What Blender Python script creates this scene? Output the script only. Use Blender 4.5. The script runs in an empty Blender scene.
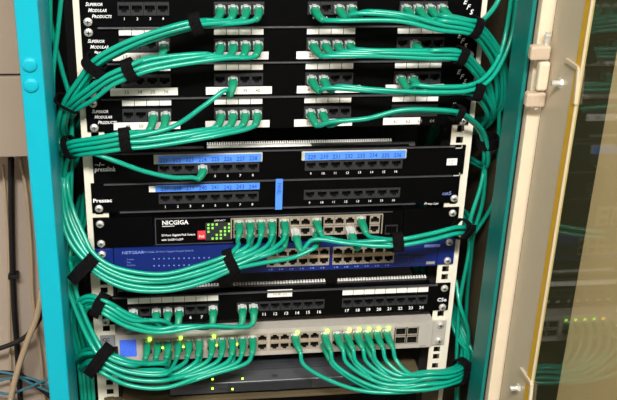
import bpy, bmesh, math, random
from mathutils import Vector, Matrix
random.seed(7)

# ------------------------------------------------------------------ scene, camera, light
S = bpy.context.scene
C = S.collection
BASE = 1.30                       # world height (m) of the joint between the first two patch panels
def Wm(x, y, z): return Vector((x*.001, y*.001, z*.001+BASE))   # rack millimetres -> world metres

FPX = 1042.6
CAM = Vector((-151.0, -1207.6, 367.4))
RIGHT = Vector((0.990077, -0.135907, 0.035726))
DOWN = Vector((-0.028417, -0.442621, -0.896259))
FWD = Vector((0.137621, 0.886350, -0.442091))
cd = bpy.data.cameras.new('camera'); cam = bpy.data.objects.new('camera', cd); C.objects.link(cam)
cd.sensor_fit = 'HORIZONTAL'; cd.sensor_width = 36; cd.lens = FPX*36/617; cd.clip_start = .02
up = -DOWN; bk = -FWD
m = Matrix.Identity(4)
for i in range(3):
    m[i][0] = RIGHT[i]; m[i][1] = up[i]; m[i][2] = bk[i]
m.translation = Wm(*CAM)
cam.matrix_world = m
S.camera = cam
w = bpy.data.worlds.new('world'); S.world = w; w.use_nodes = True
w.node_tree.nodes['Background'].inputs[0].default_value = (.8, .86, 1, 1)
w.node_tree.nodes['Background'].inputs[1].default_value = .05
S.view_settings.view_transform = 'Standard'; S.view_settings.look = 'None'
S.view_settings.gamma = 1; S.view_settings.use_curve_mapping = False
S.view_settings.exposure = 0.0

def area(name, loc, size, sy, watts, col):
    l = bpy.data.lights.new(name, 'AREA'); l.shape = 'RECTANGLE'; l.size = size; l.size_y = sy
    l.energy = watts; l.color = col
    o = bpy.data.objects.new(name, l); C.objects.link(o); o.location = loc
    return o
LAMPS = [((-.2, -1.6, 2.545), 1.15, .25), ((1.0, -.3, 2.545), .25, .8)]
LAMP_W = [118, 12]
for i, (loc, sx, sy) in enumerate(LAMPS):
    area('ceiling_light_source', loc, sx, sy, LAMP_W[i], (1, .97, .92))

def ray(px, py):
    return RIGHT*((px-308.5)/FPX) + DOWN*((py-200)/FPX) + FWD
def P(px, py, Y=0.):                # point of the photograph at depth Y (mm)
    d = ray(px, py); return CAM + d*((Y-CAM.y)/d.y)
def PX(px, py, X):                  # ... on the plane X = const
    d = ray(px, py); return CAM + d*((X-CAM.x)/d.x)

# ------------------------------------------------------------------ materials
def mat(name, col, rough=.5, metal=0., noise=0., scale=40., bump=0., spec=.5, emit=None, es=0., sheen=0.):
    M = bpy.data.materials.new(name); M.use_nodes = True
    nt = M.node_tree; b = nt.nodes['Principled BSDF']
    b.inputs['Roughness'].default_value = rough; b.inputs['Metallic'].default_value = metal
    b.inputs['Specular IOR Level'].default_value = spec
    b.inputs['Base Color'].default_value = (*col, 1)
    if sheen: b.inputs['Sheen Weight'].default_value = sheen
    if emit: b.inputs['Emission Color'].default_value = (*emit, 1); b.inputs['Emission Strength'].default_value = es
    tc = nt.nodes.new('ShaderNodeTexCoord')
    n = nt.nodes.new('ShaderNodeTexNoise'); n.inputs['Scale'].default_value = scale; n.inputs['Detail'].default_value = 5
    nt.links.new(tc.outputs['Object'], n.inputs['Vector'])
    if noise:
        r = nt.nodes.new('ShaderNodeMapRange')
        r.inputs['From Min'].default_value = .3; r.inputs['From Max'].default_value = .7
        r.inputs['To Min'].default_value = 1-noise; r.inputs['To Max'].default_value = 1+noise
        mx = nt.nodes.new('ShaderNodeVectorMath'); mx.operation = 'SCALE'; mx.inputs[0].default_value = col
        nt.links.new(n.outputs['Fac'], r.inputs['Value']); nt.links.new(r.outputs[0], mx.inputs['Scale'])
        nt.links.new(mx.outputs[0], b.inputs['Base Color'])
    if bump:
        bp = nt.nodes.new('ShaderNodeBump'); bp.inputs['Strength'].default_value = bump; bp.inputs['Distance'].default_value = .001
        nt.links.new(n.outputs['Fac'], bp.inputs['Height']); nt.links.new(bp.outputs[0], b.inputs['Normal'])
    return M
def lin(r, g, b):
    f = lambda c: (c/255/12.92 if c/255 <= .04045 else ((c/255+.055)/1.055)**2.4)
    return (f(r), f(g), f(b))
M = {}
M['wall'] = mat('wall_paint', lin(190, 174, 158), .8, noise=.05, scale=9, bump=.1)
M['wallpanel'] = mat('wall_box_paint', lin(176, 161, 144), .6, noise=.03, scale=12)
M['wallfront'] = mat('dark_wall_paint', (.12, .12, .12), .8, noise=.05, scale=9)
M['ceil'] = mat('ceiling_paint', (.75, .74, .7), .9, noise=.03)
M['floor'] = mat('floor_vinyl', (.11, .1, .09), .4, noise=.15, scale=25)
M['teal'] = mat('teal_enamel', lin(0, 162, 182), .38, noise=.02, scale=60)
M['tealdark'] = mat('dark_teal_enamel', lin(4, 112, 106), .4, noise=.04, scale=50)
M['cream'] = mat('cream_paint', lin(212, 198, 172), .4, noise=.03, scale=50)
M['rail'] = mat('rail_paint', lin(232, 226, 208), .35, noise=.03, scale=70)
M['taupe'] = mat('door_paint', lin(192, 178, 152), .45, noise=.02, scale=40)
M['hinge'] = mat('hinge_metal', lin(186, 168, 146), .4, noise=.05, scale=80)
M['gasket'] = mat('yellow_gasket', lin(205, 160, 22), .6, noise=.08, scale=60)
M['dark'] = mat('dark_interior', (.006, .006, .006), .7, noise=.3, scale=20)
M['brown'] = mat('brown_panel', lin(84, 72, 50), .7, noise=.15, scale=14)
M['black'] = mat('black_powder_coat', (.0012, .0012, .0014), .5, noise=.2, scale=200, spec=.08)
M['blackgloss'] = mat('black_gloss_paint', (.0012, .0012, .0014), .42, noise=.1, scale=120, spec=.1)
M['lip'] = mat('black_lip_paint', (.05, .05, .055), .3, noise=.2, scale=60)
M['jack'] = mat('jack_plastic', (.022, .023, .026), .5, noise=.15, scale=90)
M['hole'] = mat('port_cavity', (.002, .002, .002), .6, noise=.2)
M['gold'] = mat('contact_gold', (.25, .2, .12), .35, metal=1, noise=.1)
M['cable'] = mat('green_cable_jacket', lin(8, 149, 124), .28, noise=.05, scale=30)
M['boot'] = mat('green_boot', lin(8, 132, 98), .4, noise=.05, scale=30)
M['clear'] = mat('clear_plug_plastic', (.55, .58, .56), .18, noise=.12, scale=300)
M['velcro'] = mat('black_hook_loop', (.0035, .0032, .0035), .95, noise=.5, scale=350, bump=.8, spec=.1)
M['white'] = mat('white_label', (.86, .85, .8), .55, noise=.03, scale=90)
M['print'] = mat('white_print', (.85, .85, .85), .5, noise=.02)
M['ink'] = mat('grey_ink', lin(120, 112, 90), .6, noise=.1)
M['tape'] = mat('blue_label_tape', lin(82, 144, 246), .4, noise=.06, scale=60)
M['tapeink'] = mat('blue_tape_ink', lin(14, 44, 160), .5, noise=.05)
M['holder'] = mat('clear_holder', (.5, .51, .46), .25, noise=.08, scale=120)
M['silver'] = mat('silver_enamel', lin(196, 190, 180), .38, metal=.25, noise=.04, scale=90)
M['shield'] = mat('port_shield', lin(178, 168, 152), .4, metal=.35, noise=.08, scale=140)
M['tan'] = mat('port_divider', lin(170, 148, 118), .5, noise=.06)
M['steel'] = mat('screw_steel', (.8, .78, .73), .35, metal=.65, noise=.08, scale=200)
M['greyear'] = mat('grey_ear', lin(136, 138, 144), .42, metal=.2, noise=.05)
M['netblue'] = mat('blue_switch_paint', lin(9, 34, 108), .4, noise=.06, scale=40)
M['netprint'] = mat('pale_blue_print', lin(120, 140, 210), .5, noise=.05)
M['red'] = mat('red_tag', lin(226, 60, 72), .5, noise=.04)
M['router'] = mat('router_plastic', lin(52, 54, 58), .35, noise=.1, scale=60)
M['router2'] = mat('router_window', lin(38, 41, 45), .2, noise=.1, scale=60)
M['bluesticker'] = mat('blue_sticker', lin(72, 116, 244), .45, noise=.2, scale=420)
M['led'] = mat('green_led', (.2, .6, .02), .4, emit=(.45, 1., .06), es=5.)
M['ledamber'] = mat('amber_led', (.6, .4, .02), .4, emit=(1., .62, .08), es=5.)
M['leddim'] = mat('small_green_led', (.1, .3, .05), .4, emit=(.35, .9, .12), es=.9)
M['comb'] = mat('punch_block_plastic', (.85, .85, .8), .4, noise=.1, scale=90)
M['combdark'] = mat('punch_block_grey', (.07, .07, .07), .5, noise=.15, scale=90)
M['blackcable'] = mat('black_cable_jacket', (.006, .006, .007), .5, noise=.2)
M['beigecable'] = mat('beige_cable_jacket', lin(190, 170, 140), .5, noise=.05)
M['tealcable'] = mat('blue_grey_cable_jacket', lin(60, 120, 140), .5, noise=.05)
M['lamp'] = mat('lamp_diffuser', (.9, .9, .9), .5, noise=.01, emit=(1, .97, .92), es=4.)
M['darkcab'] = mat('dark_cabinet_paint', lin(40, 44, 37), .6, noise=.08, scale=8)
def glass():
    m = bpy.data.materials.new('door_glass'); m.use_nodes = True; nt = m.node_tree
    for n in list(nt.nodes): nt.nodes.remove(n)
    o = nt.nodes.new('ShaderNodeOutputMaterial'); mx = nt.nodes.new('ShaderNodeMixShader')
    t = nt.nodes.new('ShaderNodeBsdfTransparent'); t.inputs[0].default_value = (.87, .87, .70, 1)
    g = nt.nodes.new('ShaderNodeBsdfGlossy'); g.inputs['Roughness'].default_value = .03
    f = nt.nodes.new('ShaderNodeFresnel'); f.inputs['IOR'].default_value = 1.36
    ge = nt.nodes.new('ShaderNodeNewGeometry'); sb = nt.nodes.new('ShaderNodeMath'); sb.operation = 'SUBTRACT'; sb.inputs[0].default_value = 1
    mu = nt.nodes.new('ShaderNodeMath'); mu.operation = 'MULTIPLY'      # one reflection per pane, at its front face
    nt.links.new(ge.outputs['Backfacing'], sb.inputs[1]); nt.links.new(sb.outputs[0], mu.inputs[0]); nt.links.new(f.outputs[0], mu.inputs[1])
    nt.links.new(mu.outputs[0], mx.inputs[0]); nt.links.new(t.outputs[0], mx.inputs[1]); nt.links.new(g.outputs[0], mx.inputs[2])
    nt.links.new(mx.outputs[0], o.inputs[0]); return m
M['glass'] = glass()

# ------------------------------------------------------------------ mesh helpers
WL = {}                                        # world location of parents
class MB:
    def __init__(s): s.v = []; s.f = []; s.mi = []
    def add(s, vs, fs, mi=0):
        o = len(s.v); s.v += [Vector(v) for v in vs]
        for f in fs: s.f.append([i+o for i in f]); s.mi.append(mi)
        return s
    def box(s, x0, x1, y0, y1, z0, z1, mi=0):
        vs = [(x, y, z) for z in (z0, z1) for y in (y0, y1) for x in (x0, x1)]
        return s.add(vs, [(0, 2, 3, 1), (4, 5, 7, 6), (0, 1, 5, 4), (2, 6, 7, 3), (0, 4, 6, 2), (1, 3, 7, 5)], mi)
    def quad(s, a, b, c, d, mi=0): return s.add([a, b, c, d], [(0, 1, 2, 3)], mi)
    def plate(s, x0, x1, z0, z1, y0, y1, holes, mi=0):   # flat plate with rectangular openings (x0,x1,z0,z1)
        xs = sorted({x0, x1} | {h[0] for h in holes} | {h[1] for h in holes})
        zs = sorted({z0, z1} | {h[2] for h in holes} | {h[3] for h in holes})
        nx, nz = len(xs)-1, len(zs)-1
        def solid(i, j):
            if i < 0 or j < 0 or i >= nx or j >= nz: return False
            cx = (xs[i]+xs[i+1])/2; cz = (zs[j]+zs[j+1])/2
            return not any(h[0] < cx < h[1] and h[2] < cz < h[3] for h in holes)
        for i in range(nx):
            for j in range(nz):
                if not solid(i, j): continue
                a, b, c, d = xs[i], xs[i+1], zs[j], zs[j+1]
                s.quad((a, y0, c), (b, y0, c), (b, y0, d), (a, y0, d), mi)
                s.quad((a, y1, c), (a, y1, d), (b, y1, d), (b, y1, c), mi)
                if not solid(i-1, j): s.quad((a, y0, c), (a, y0, d), (a, y1, d), (a, y1, c), mi)
                if not solid(i+1, j): s.quad((b, y0, c), (b, y1, c), (b, y1, d), (b, y0, d), mi)
                if not solid(i, j-1): s.quad((a, y0, c), (a, y1, c), (b, y1, c), (b, y0, c), mi)
                if not solid(i, j+1): s.quad((a, y0, d), (b, y0, d), (b, y1, d), (a, y1, d), mi)
        return s
    def sweep(s, pts, sec, mi=0, cap=True, upv=Vector((0, 0, 1))):   # sec(i) -> list of (a,b) section points
        n = len(pts); tang = []
        for i in range(n):
            t = pts[min(i+1, n-1)]-pts[max(i-1, 0)]; tang.append(t.normalized() if t.length > 1e-9 else Vector((0, -1, 0)))
        nrm = upv-tang[0]*upv.dot(tang[0])
        if nrm.length < 1e-3: nrm = Vector((1, 0, 0))-tang[0]*tang[0].x
        nrm.normalize(); o = len(s.v); k = 0
        for i in range(n):
            nrm = nrm-tang[i]*nrm.dot(tang[i]); nrm.normalize(); bi = tang[i].cross(nrm)
            ss = sec(i); k = len(ss)
            s.v += [pts[i]+bi*a+nrm*b for a, b in ss]
        for i in range(n-1):
            for j in range(k):
                j2 = (j+1) % k
                s.f.append([o+i*k+j, o+i*k+j2, o+(i+1)*k+j2, o+(i+1)*k+j]); s.mi.append(mi)
        if cap:
            s.f.append([o+j for j in range(k)][::-1]); s.mi.append(mi)
            s.f.append([o+(n-1)*k+j for j in range(k)]); s.mi.append(mi)
        return s
    def tube(s, pts, r, n=8, mi=0, cap=True):
        c = [(math.cos(2*math.pi*j/n)*r, math.sin(2*math.pi*j/n)*r) for j in range(n)]
        return s.sweep(pts, lambda i: c, mi, cap)
    def cyl(s, c, axis, r, h, n=14, mi=0):
        c = Vector(c); a = Vector(axis).normalized()
        return s.tube([c, c+a*h], r, n, mi)
    def dome(s, c, r, h, n=12, mi=0, base=0.):            # dome facing -Y
        c = Vector(c); prof = [(r, 0), (r, -base), (r*.9, -base-h*.45), (r*.6, -base-h*.85), (r*.2, -base-h)]
        o = len(s.v)
        for rr, y in prof:
            for j in range(n):
                t = 2*math.pi*j/n; s.v.append(c+Vector((rr*math.cos(t), y, rr*math.sin(t))))
        for i in range(len(prof)-1):
            for j in range(n):
                j2 = (j+1) % n; s.f.append([o+i*n+j, o+i*n+j2, o+(i+1)*n+j2, o+(i+1)*n+j]); s.mi.append(mi)
        s.f.append([o+(len(prof)-1)*n+j for j in range(n)]); s.mi.append(mi)
        return s
    def mesh(s, name, mats, origin=None, bevel=0., smooth=False):
        if origin is None:
            origin = Vector([(min(v[i] for v in s.v)+max(v[i] for v in s.v))/2 for i in range(3)])
        me = bpy.data.meshes.new(name)
        me.from_pydata([((v-origin)*.001)[:] for v in s.v], [], s.f)
        for mm in (mats if isinstance(mats, (list, tuple)) else [mats]): me.materials.append(M[mm])
        me.polygons.foreach_set('material_index', s.mi)
        bm = bmesh.new(); bm.from_mesh(me)
        bmesh.ops.recalc_face_normals(bm, faces=bm.faces)
        if bevel:
            bmesh.ops.remove_doubles(bm, verts=bm.verts, dist=1e-7)
            es = [e for e in bm.edges if len(e.link_faces) == 2 and e.calc_face_angle(0) > .6]
            bmesh.ops.bevel(bm, geom=es, offset=bevel*.001, segments=2, affect='EDGES', profile=.5)
        bm.to_mesh(me); bm.free()
        if smooth: me.polygons.foreach_set('use_smooth', [True]*len(me.polygons))
        return me, origin
def link(name, data, pos, parent=None):                  # pos: rack millimetres
    o = bpy.data.objects.new(name, data); C.objects.link(o); wl = Wm(*pos); WL[o.name] = wl
    if parent: o.parent = parent; o.location = wl-WL[parent.name]
    else: o.location = wl
    return o
def obj(name, mb, mats, parent=None, origin=None, bevel=0., smooth=False):
    me, og = mb.mesh(name, mats, origin, bevel, smooth); return link(name, me, og, parent)
def tag(o, label, cat, group=None):
    o['label'] = label; o['category'] = cat
    if group: o['group'] = group
    return o
def thing(name, pos, label, cat, group=None): return tag(link(name, None, pos), label, cat, group)
def struct(o): o['kind'] = 'structure'; return o
def B(*a, mi=0): return MB().box(*a, mi=mi)

_tc = {}
def text(body, pos, size, m, parent, name='lettering', shear=0., sc=False, align='LEFT', bold=0., rot=0., sx=1.):
    key = (body, size, m, shear, sc, align, bold, rot, sx)
    if key not in _tc:
        cu = bpy.data.curves.new(name, 'FONT'); cu.body = body; cu.size = size; cu.shear = shear
        cu.align_x = align; cu.resolution_u = 2; cu.offset = bold; cu.fill_mode = 'FRONT'; cu.small_caps_scale = .8
        if sc:
            for ch in cu.body_format: ch.use_small_caps = True
        to = bpy.data.objects.new(name, cu); C.objects.link(to)
        me = bpy.data.meshes.new_from_object(to); bpy.data.objects.remove(to); bpy.data.curves.remove(cu)
        c, s_ = math.cos(rot), math.sin(rot)
        for v in me.vertices:
            x, y = v.co.x*sx, v.co.y
            v.co = Vector(((x*c-y*s_)*.001, 0, (x*s_+y*c)*.001))
        me.materials.clear(); me.materials.append(M[m]); me.name = name; _tc[key] = me
    return link(name, _tc[key], pos, parent)

U = 44.45
# ------------------------------------------------------------------ the room
def room():
    X0, X1, Y0, Y1, Z0, Z1 = -1700, 1500, -2600, 460, -1300, 1260
    struct(obj('floor', B(X0, X1, Y0, Y1, Z0-60, Z0), 'floor'))
    struct(obj('ceiling', B(X0, X1, Y0, Y1, Z1, Z1+60), 'ceil'))
    struct(obj('wall_back', B(X0, X1, Y1, Y1+60, Z0, Z1), 'wall'))
    struct(obj('wall_front', B(X0, X1, Y0-60, Y0, Z0, Z1), 'wallfront'))
    struct(obj('wall_left', B(X0-60, X0, Y0, Y1, Z0, Z1), 'wall'))
    struct(obj('wall_right', B(X1, X1+60, Y0, Y1, Z0, Z1), 'wall'))
    for i, ((x, y, z), sx, sy) in enumerate(LAMPS):
        x *= 1000; y *= 1000; z = (z-BASE)*1000; a, b = sx*500, sy*500
        t = thing('ceiling_lamp', (x, y, 1260), ['long ceiling lamp above the front of the cabinet', 'narrow ceiling lamp near the back wall'][i], 'lamp')
        mb = MB().box(x-a-20, x+a+20, y-b-20, y-b, z-4, 1260).box(x-a-20, x+a+20, y+b, y+b+20, z-4, 1260)
        mb.box(x-a-20, x-a, y-b, y+b, z-4, 1260).box(x+a, x+a+20, y-b, y+b, z-4, 1260)
        obj('housing', mb, 'print', t)
        obj('diffuser', B(x-a, x+a, y-b, y+b, z+3, z+8), 'lamp', t)
room()

# wall box on the back wall, left of the cabinet (two covers with a dark joint)
def wallbox():
    Y = 330
    zb = P(10, 157, Y).z; zs = P(10, 75.5, Y).z; xl = P(-60, 100, Y).x; xr = P(60, 100, Y).x
    t = thing('wall_trunking', (xl, 460, zb), 'wide taupe trunking box on the wall left of the teal post', 'trunking')
    obj('backing_box', B(xl+3, xr-3, Y+10, 459, zb+2, zs+420), 'dark', t)
    obj('cover', B(xl, xr, Y, Y+12, zb, zs-2), 'wallpanel', t, bevel=1.5)
    obj('cover', B(xl, xr, Y, Y+12, zs+2, zs+425), 'wallpanel', t, bevel=1.5)
wallbox()

# dark tall cabinet seen through the door glass
def darkcab():
    a = P(592, 204, 250).x; Y = 250
    t = thing('storage_cabinet', (a-150, 440, -1300), 'tall dark cabinet seen through the door glass beside the beige wall', 'cabinet')
    obj('body', B(a-260, a, Y+8, 445, -1295, 700), 'darkcab', t, bevel=2)
    obj('door_leaf', B(a-258, a-2, Y, Y+7, -1280, 690), 'darkcab', t, bevel=1.5)
darkcab()

# ------------------------------------------------------------------ the cabinet
ZB, ZT = -1290, 330
cab = thing('server_cabinet', (0, 0, -1300), 'teal network cabinet with cream rails and an open glazed door', 'cabinet')
def cabinet():
    pl = obj('corner_post', B(-301, -276, -106, 0, ZB, ZT), 'teal', cab, bevel=3)
    pl['label'] = 'bright cyan front post with two round caps'
    for py, px in ((64.5, 29.5), (85, 31)):
        c = P(px, py, -106); me = MB().dome((c.x, -105.5, c.z), 8.2, 2.2, 24, 0, 2.0)
        obj('cap', me, 'teal', pl, smooth=False)
    pr = obj('corner_post', B(266, 271, -106, -54, ZB, ZT), 'tealdark', cab, bevel=1.5)  # right post in a darker, greener teal than the left one
    pr['label'] = 'dark teal inner post beside the door hinges'
    obj('post_lining', B(271, 291, -100, -50, ZB, ZT), 'dark', cab)
    obj('door_jamb', B(274, 291, -114, -100.5, ZB, ZT), 'cream', cab, bevel=1.5)
    obj('side_panel', B(-303, -297, 1, 430, ZB, ZT), 'dark', cab)
    obj('side_panel', B(291.5, 297, -46, 430, ZB, ZT), 'brown', cab)
    obj('back_panel', B(-297, 291, 424, 430, ZB, ZT), 'dark', cab)
    obj('top_panel', B(-303, 297, -106, 430, ZT+.5, ZT+10), 'dark', cab)
    obj('bottom_panel', B(-303, 297, -106, 430, ZB-10, ZB-.5), 'dark', cab)
    # mounting rails with square holes
    for s in (-1, 1):
        holes = []; k = -30
        z0 = 30*U
        z = U*7
        while z > -620:
            for d in (6.35, 22.225, 38.1):
                zz = z-d; holes.append((s*232.5-4.7, s*232.5+4.7, zz-4.7, zz+4.7))
            z -= U
        mb = MB().plate(min(s*249, s*221), max(s*249, s*221), -640, ZT-5, 3, 5, holes)
        mb.box(*(sorted((s*249, s*247))), 5, 45, -640, ZT-5)
        obj('mounting_rail', mb, 'rail', cab)
        mb = B(*(sorted((s*247, s*221))), 46, 60, -1285, ZT-5)
        obj('rail_support', mb, 'dark', cab)
cabinet()

def door():
    XF = 287.; Y1, Y2 = -122, -700
    d = link('door', None, (XF, Y1, -1280), cab)
    d['label'] = 'open beige framed glass door with yellow gasket'
    ya, yb = -203, -219; XT = XF+2.6
    obj('stile', B(XF, XT, ya, Y1, -1270, 325), 'taupe', d, bevel=1.5)
    obj('stile', B(XF, XT, Y2, Y2+80, -1270, 325), 'taupe', d, bevel=1.5)
    obj('door_rail', B(XF, XT, Y2+80.5, ya-.5, 245, 325), 'taupe', d, bevel=1.5)
    obj('door_rail', B(XF, XT, Y2+80.5, ya-.5, -1270, -1190), 'taupe', d, bevel=1.5)
    obj('gasket', B(XF-1.5, XT, yb+3, ya-.3, -1190, 245), 'gasket', d)
    obj('glazing_bead', B(XF-1.8, XT, yb+1, yb+2.8, -1190, 245), 'taupe', d)
    obj('glass_pane', B(XF+.3, XF+2.4, Y2+80.5, yb-.2, -1190, 245), 'glass', d)
    # hinge: two knuckles, a leaf and a pin
    def knuckle(p0, p1, y0, nm='hinge_knuckle'):
        a = P(p0[0], p0[1], y0); b = P(p1[0], p1[1], y0)
        return obj(nm, B(min(a.x, b.x), max(a.x, b.x), y0, y0+11, min(a.z, b.z), max(a.z, b.z)), 'hinge', d, bevel=2.5)
    knuckle((530, 61), (552, 46.5), -136); knuckle((525.5, 108), (547, 93.5), -136)
    a = P(536, 91, -134); b = P(551, 62, -134)
    obj('hinge_leaf', B(a.x, b.x, -136, -124, a.z, b.z), 'cream', d, bevel=3)
    c = P(547, 41, -128); obj('hinge_pin', MB().cyl((c.x, -128, c.z-6), (0, 0, 1), 3, 17, 12).cyl((c.x, -128, c.z+5), (0, 0, 1), 4, 2.5, 12), 'steel', d)
    c = P(537, 109, -134); obj('hinge_pin', MB().cyl((c.x, -131, c.z-1), (0, 0, 1), 2.5, 8, 12), 'steel', d)
    # door catches: bent strip and bolt on the stile face
    for pts, bolt in ((((565, 60), (577, 68.5), (573.5, 104)), (561.5, 83)), (((519.5, 369), (530, 384), (526.5, 420)), (519, 388))):
        q = [PX(x, y, XF-4) for x, y in pts]
        mb = MB()
        for a, b in ((q[0], q[1]), (q[1], q[2])):
            t = (b-a).normalized(); n = Vector((1, 0, 0)).cross(t)*2.2
            mb.add([a-n, a+n, b+n, b-n, *[v+Vector((3.9, 0, 0)) for v in (a-n, a+n, b+n, b-n)]],
                   [(0, 1, 2, 3), (7, 6, 5, 4), (0, 4, 5, 1), (1, 5, 6, 2), (2, 6, 7, 3), (3, 7, 4, 0)])
        obj('catch_strip', mb, 'taupe', d)
        c = PX(*bolt, XF)
        obj('bolt', MB().cyl(c, (-1, 0, 0), 6, 3, 6).cyl(c+Vector((-3, 0, 0)), (-1, 0, 0), 3.2, 9, 12), 'steel', d)
door()

# ------------------------------------------------------------------ shared small meshes
def m_screw():
    mb = MB().dome((0, 0, 0), 5.2, 2.2, 14, 0, 1.2)
    mb.box(-2.6, 2.6, -3.75, -3.2, -.5, .5, 1).box(-.5, .5, -3.74, -3.2, -2.6, 2.6, 1)
    return mb.mesh('screw', ['steel', 'hole'], Vector((0, 0, 0)))[0]
SCREW = m_screw()
def m_jack(name, w, h, ow, oh, front, cav, dep=9, notch=True, flip=1, proud=0.):
    mb = MB(); a, b = w/2, h/2; p, q = ow/2, oh/2
    for y0, y1, mi in ((-proud, 1.4, 0), (1.4, dep, 1)):
        mb.box(-a, -p, y0, y1, -b, b, mi).box(p, a, y0, y1, -b, b, mi)
        mb.box(-p, p, y0, y1, q, b, mi).box(-p, p, y0, y1, -b, -q, mi)
        if notch:
            z0, z1 = sorted((-flip*q, -flip*(q-2.4)))
            mb.box(-p, -2.9, y0, y1, z0, z1, mi).box(2.9, p, y0, y1, z0, z1, mi)
    mb.quad((-a, dep, -b), (a, dep, -b), (a, dep, b), (-a, dep, b), 1)
    z0, z1 = sorted((flip*(q-.2), flip*(q-1.6)))
    for k in range(4): mb.box(-3.9+k*2.2, -2.9+k*2.2, 1.6, 7, z0, z1, 2)
    return mb.mesh(name, [front, cav, 'gold'], Vector((0, 0, 0)))[0]
JACK = m_jack('jack', 14.6, 15.8, 11.6, 8.6, 'jack', 'hole', proud=2.2)
PJACK = m_jack('jack', 16.0, 14, 11.6, 8.4, 'jack', 'hole', proud=1.)
CJACK = m_jack('jack', 14.4, 14.5, 11.6, 8.6, 'jack', 'hole', proud=1.)
SPORTU = m_jack('port', 13.8, 13.2, 11.4, 9.2, 'shield', 'hole', flip=-1)
SPORTD = m_jack('port', 13.8, 13.2, 11.4, 9.2, 'shield', 'hole', flip=1)
SFP = m_jack('uplink_slot', 15.5, 13, 13.6, 10.6, 'shield', 'hole', notch=False)
BSFP = m_jack('uplink_slot', 17, 14, 14.5, 10.5, 'jack', 'hole', notch=False, proud=.8)
TAB = B(-7.15, 7.15, -.5, 0, -3.9, 3.9).mesh('label_tab', ['white'], Vector((0, 0, 0)), .2)[0]
CTAB = B(-7.3, 7.3, -.5, 0, -4.6, 4.6).mesh('label_tab', ['white'], Vector((0, 0, 0)), .2)[0]
def screws(t, zs, y=-1.2, sides=(-1, 1)):
    for s in sides:
        for z in zs: link('screw', SCREW, (s*232.5, y, z), t)
def shell(x0, x1, y0, y1, z0, z1, t=14):        # hollow front, solid rear
    mb = MB().box(x0, x1, y0, y0+t, z1-1.2, z1).box(x0, x1, y0, y0+t, z0, z0+1.2)
    mb.box(x0, x0+1.2, y0, y0+t, z0+1.2, z1-1.2).box(x1-1.2, x1, y0, y0+t, z0+1.2, z1-1.2).box(x0, x1, y0+t, y1, z0, z1)
    return mb

# ------------------------------------------------------------------ four modular patch panels
GC = (-168, -56, 56, 168); JX = (-22.5, -7.5, 7.5, 22.5)
STK = {1: ['17 18 19 20', '21 22 23 24', '25 26 27 28', '29 30 31 32'], 2: ['33 34 35 36', '37 38 39 40', '41 42 43 44', '45 46 47 48'], 3: ['49 50 51 52', '53 54 55 56', '57 58 59 60', '61 62 63 64']}
STKX = {(1, 0): (-206, -142), (1, 1): (-86, -20), (1, 2): (14, 87), (1, 3): (128, 196), (2, 0): (-211, -130), (2, 1): (-96, -15), (2, 2): (16, 96), (2, 3): (128, 203), (3, 0): (-209, -128), (3, 1): (-97, -17), (3, 2): (14, 88), (3, 3): (128, 176)}
PLAB = ['black modular patch panel at the very top with printed numbers', 'second modular patch panel from the top, sticker numbers starting at 17',
        'third modular patch panel from the top, sticker numbers starting at 33', 'lowest modular patch panel, just above the open gap']
def modular(i):
    zt = U-i*U+0.; zb = zt-U+.6
    t = thing('patch_bay', (0, 0, zb), PLAB[i], 'patch panel', 'black modular patch panels')
    holes = [(g-30, g+30, zt-30.6, zt-14.6) for g in GC]
    obj('face_plate', MB().plate(-241.3, 241.3, zb, zt, 0, 2.2, holes), 'black', t)
    obj('top_lip', B(-222, 222, -4, -.05, zt-2.0, zt-.1), 'lip', t, bevel=.5)
    obj('rear_housing', B(-218, 218, 12, 40, zb+4, zt-4), 'black', t)
    for gi, g in enumerate(GC):
        for j in JX:
            link('jack', JACK, (g+j, 0, zt-22.6), t)
            link('label_tab', TAB, (g+j, -.1, zt-6.8), t)
        if i == 0:
            for k, j in enumerate(JX): text(str(gi*4+k+1), (g+j, -.2, zt-36.5), 4.6, 'print', t, 'number', align='CENTER', bold=.06)
        else:
            x0, x1 = STKX[(i, gi)]
            st = obj('number_sticker', B(x0, x1, -2.6, -2.1, zt-41.2, zt-31.6), 'white', t)
            for k, wd in enumerate(STK[i][gi].split()):
                text(wd, (g+JX[k]*1.05, -2.75, zt-38.6), 6, 'ink', st, 'number', align='CENTER', bold=.05)
    lg = [('Superior', -237, 34.5), ('Modular', -234.5, 27.3), ('Products', -230.5, 20.0)]
    for s, x, z in lg: text(s, (x+2.5, -.2, zb+z-10), 6.2, 'print', t, 'logo_lettering', shear=.28, sc=True, bold=.12, sx=.86)
    for k, ch in enumerate('EFS®'):
        c = P(*((463, 4), (457, 38), (456.5, 74), (451.5, 107))[i])
        text(ch, (c.x+k*4.6, -.2, c.z-k*6.4), 8.4 if k < 3 else 5.5, 'print', t, 'logo_lettering', shear=.3, bold=.22)
    screws(t, (zb+5.8, zt-6.35), sides=(-1,))
    screws(t, (zb+5.8,), sides=(1,))
for i in range(4): modular(i)

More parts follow.
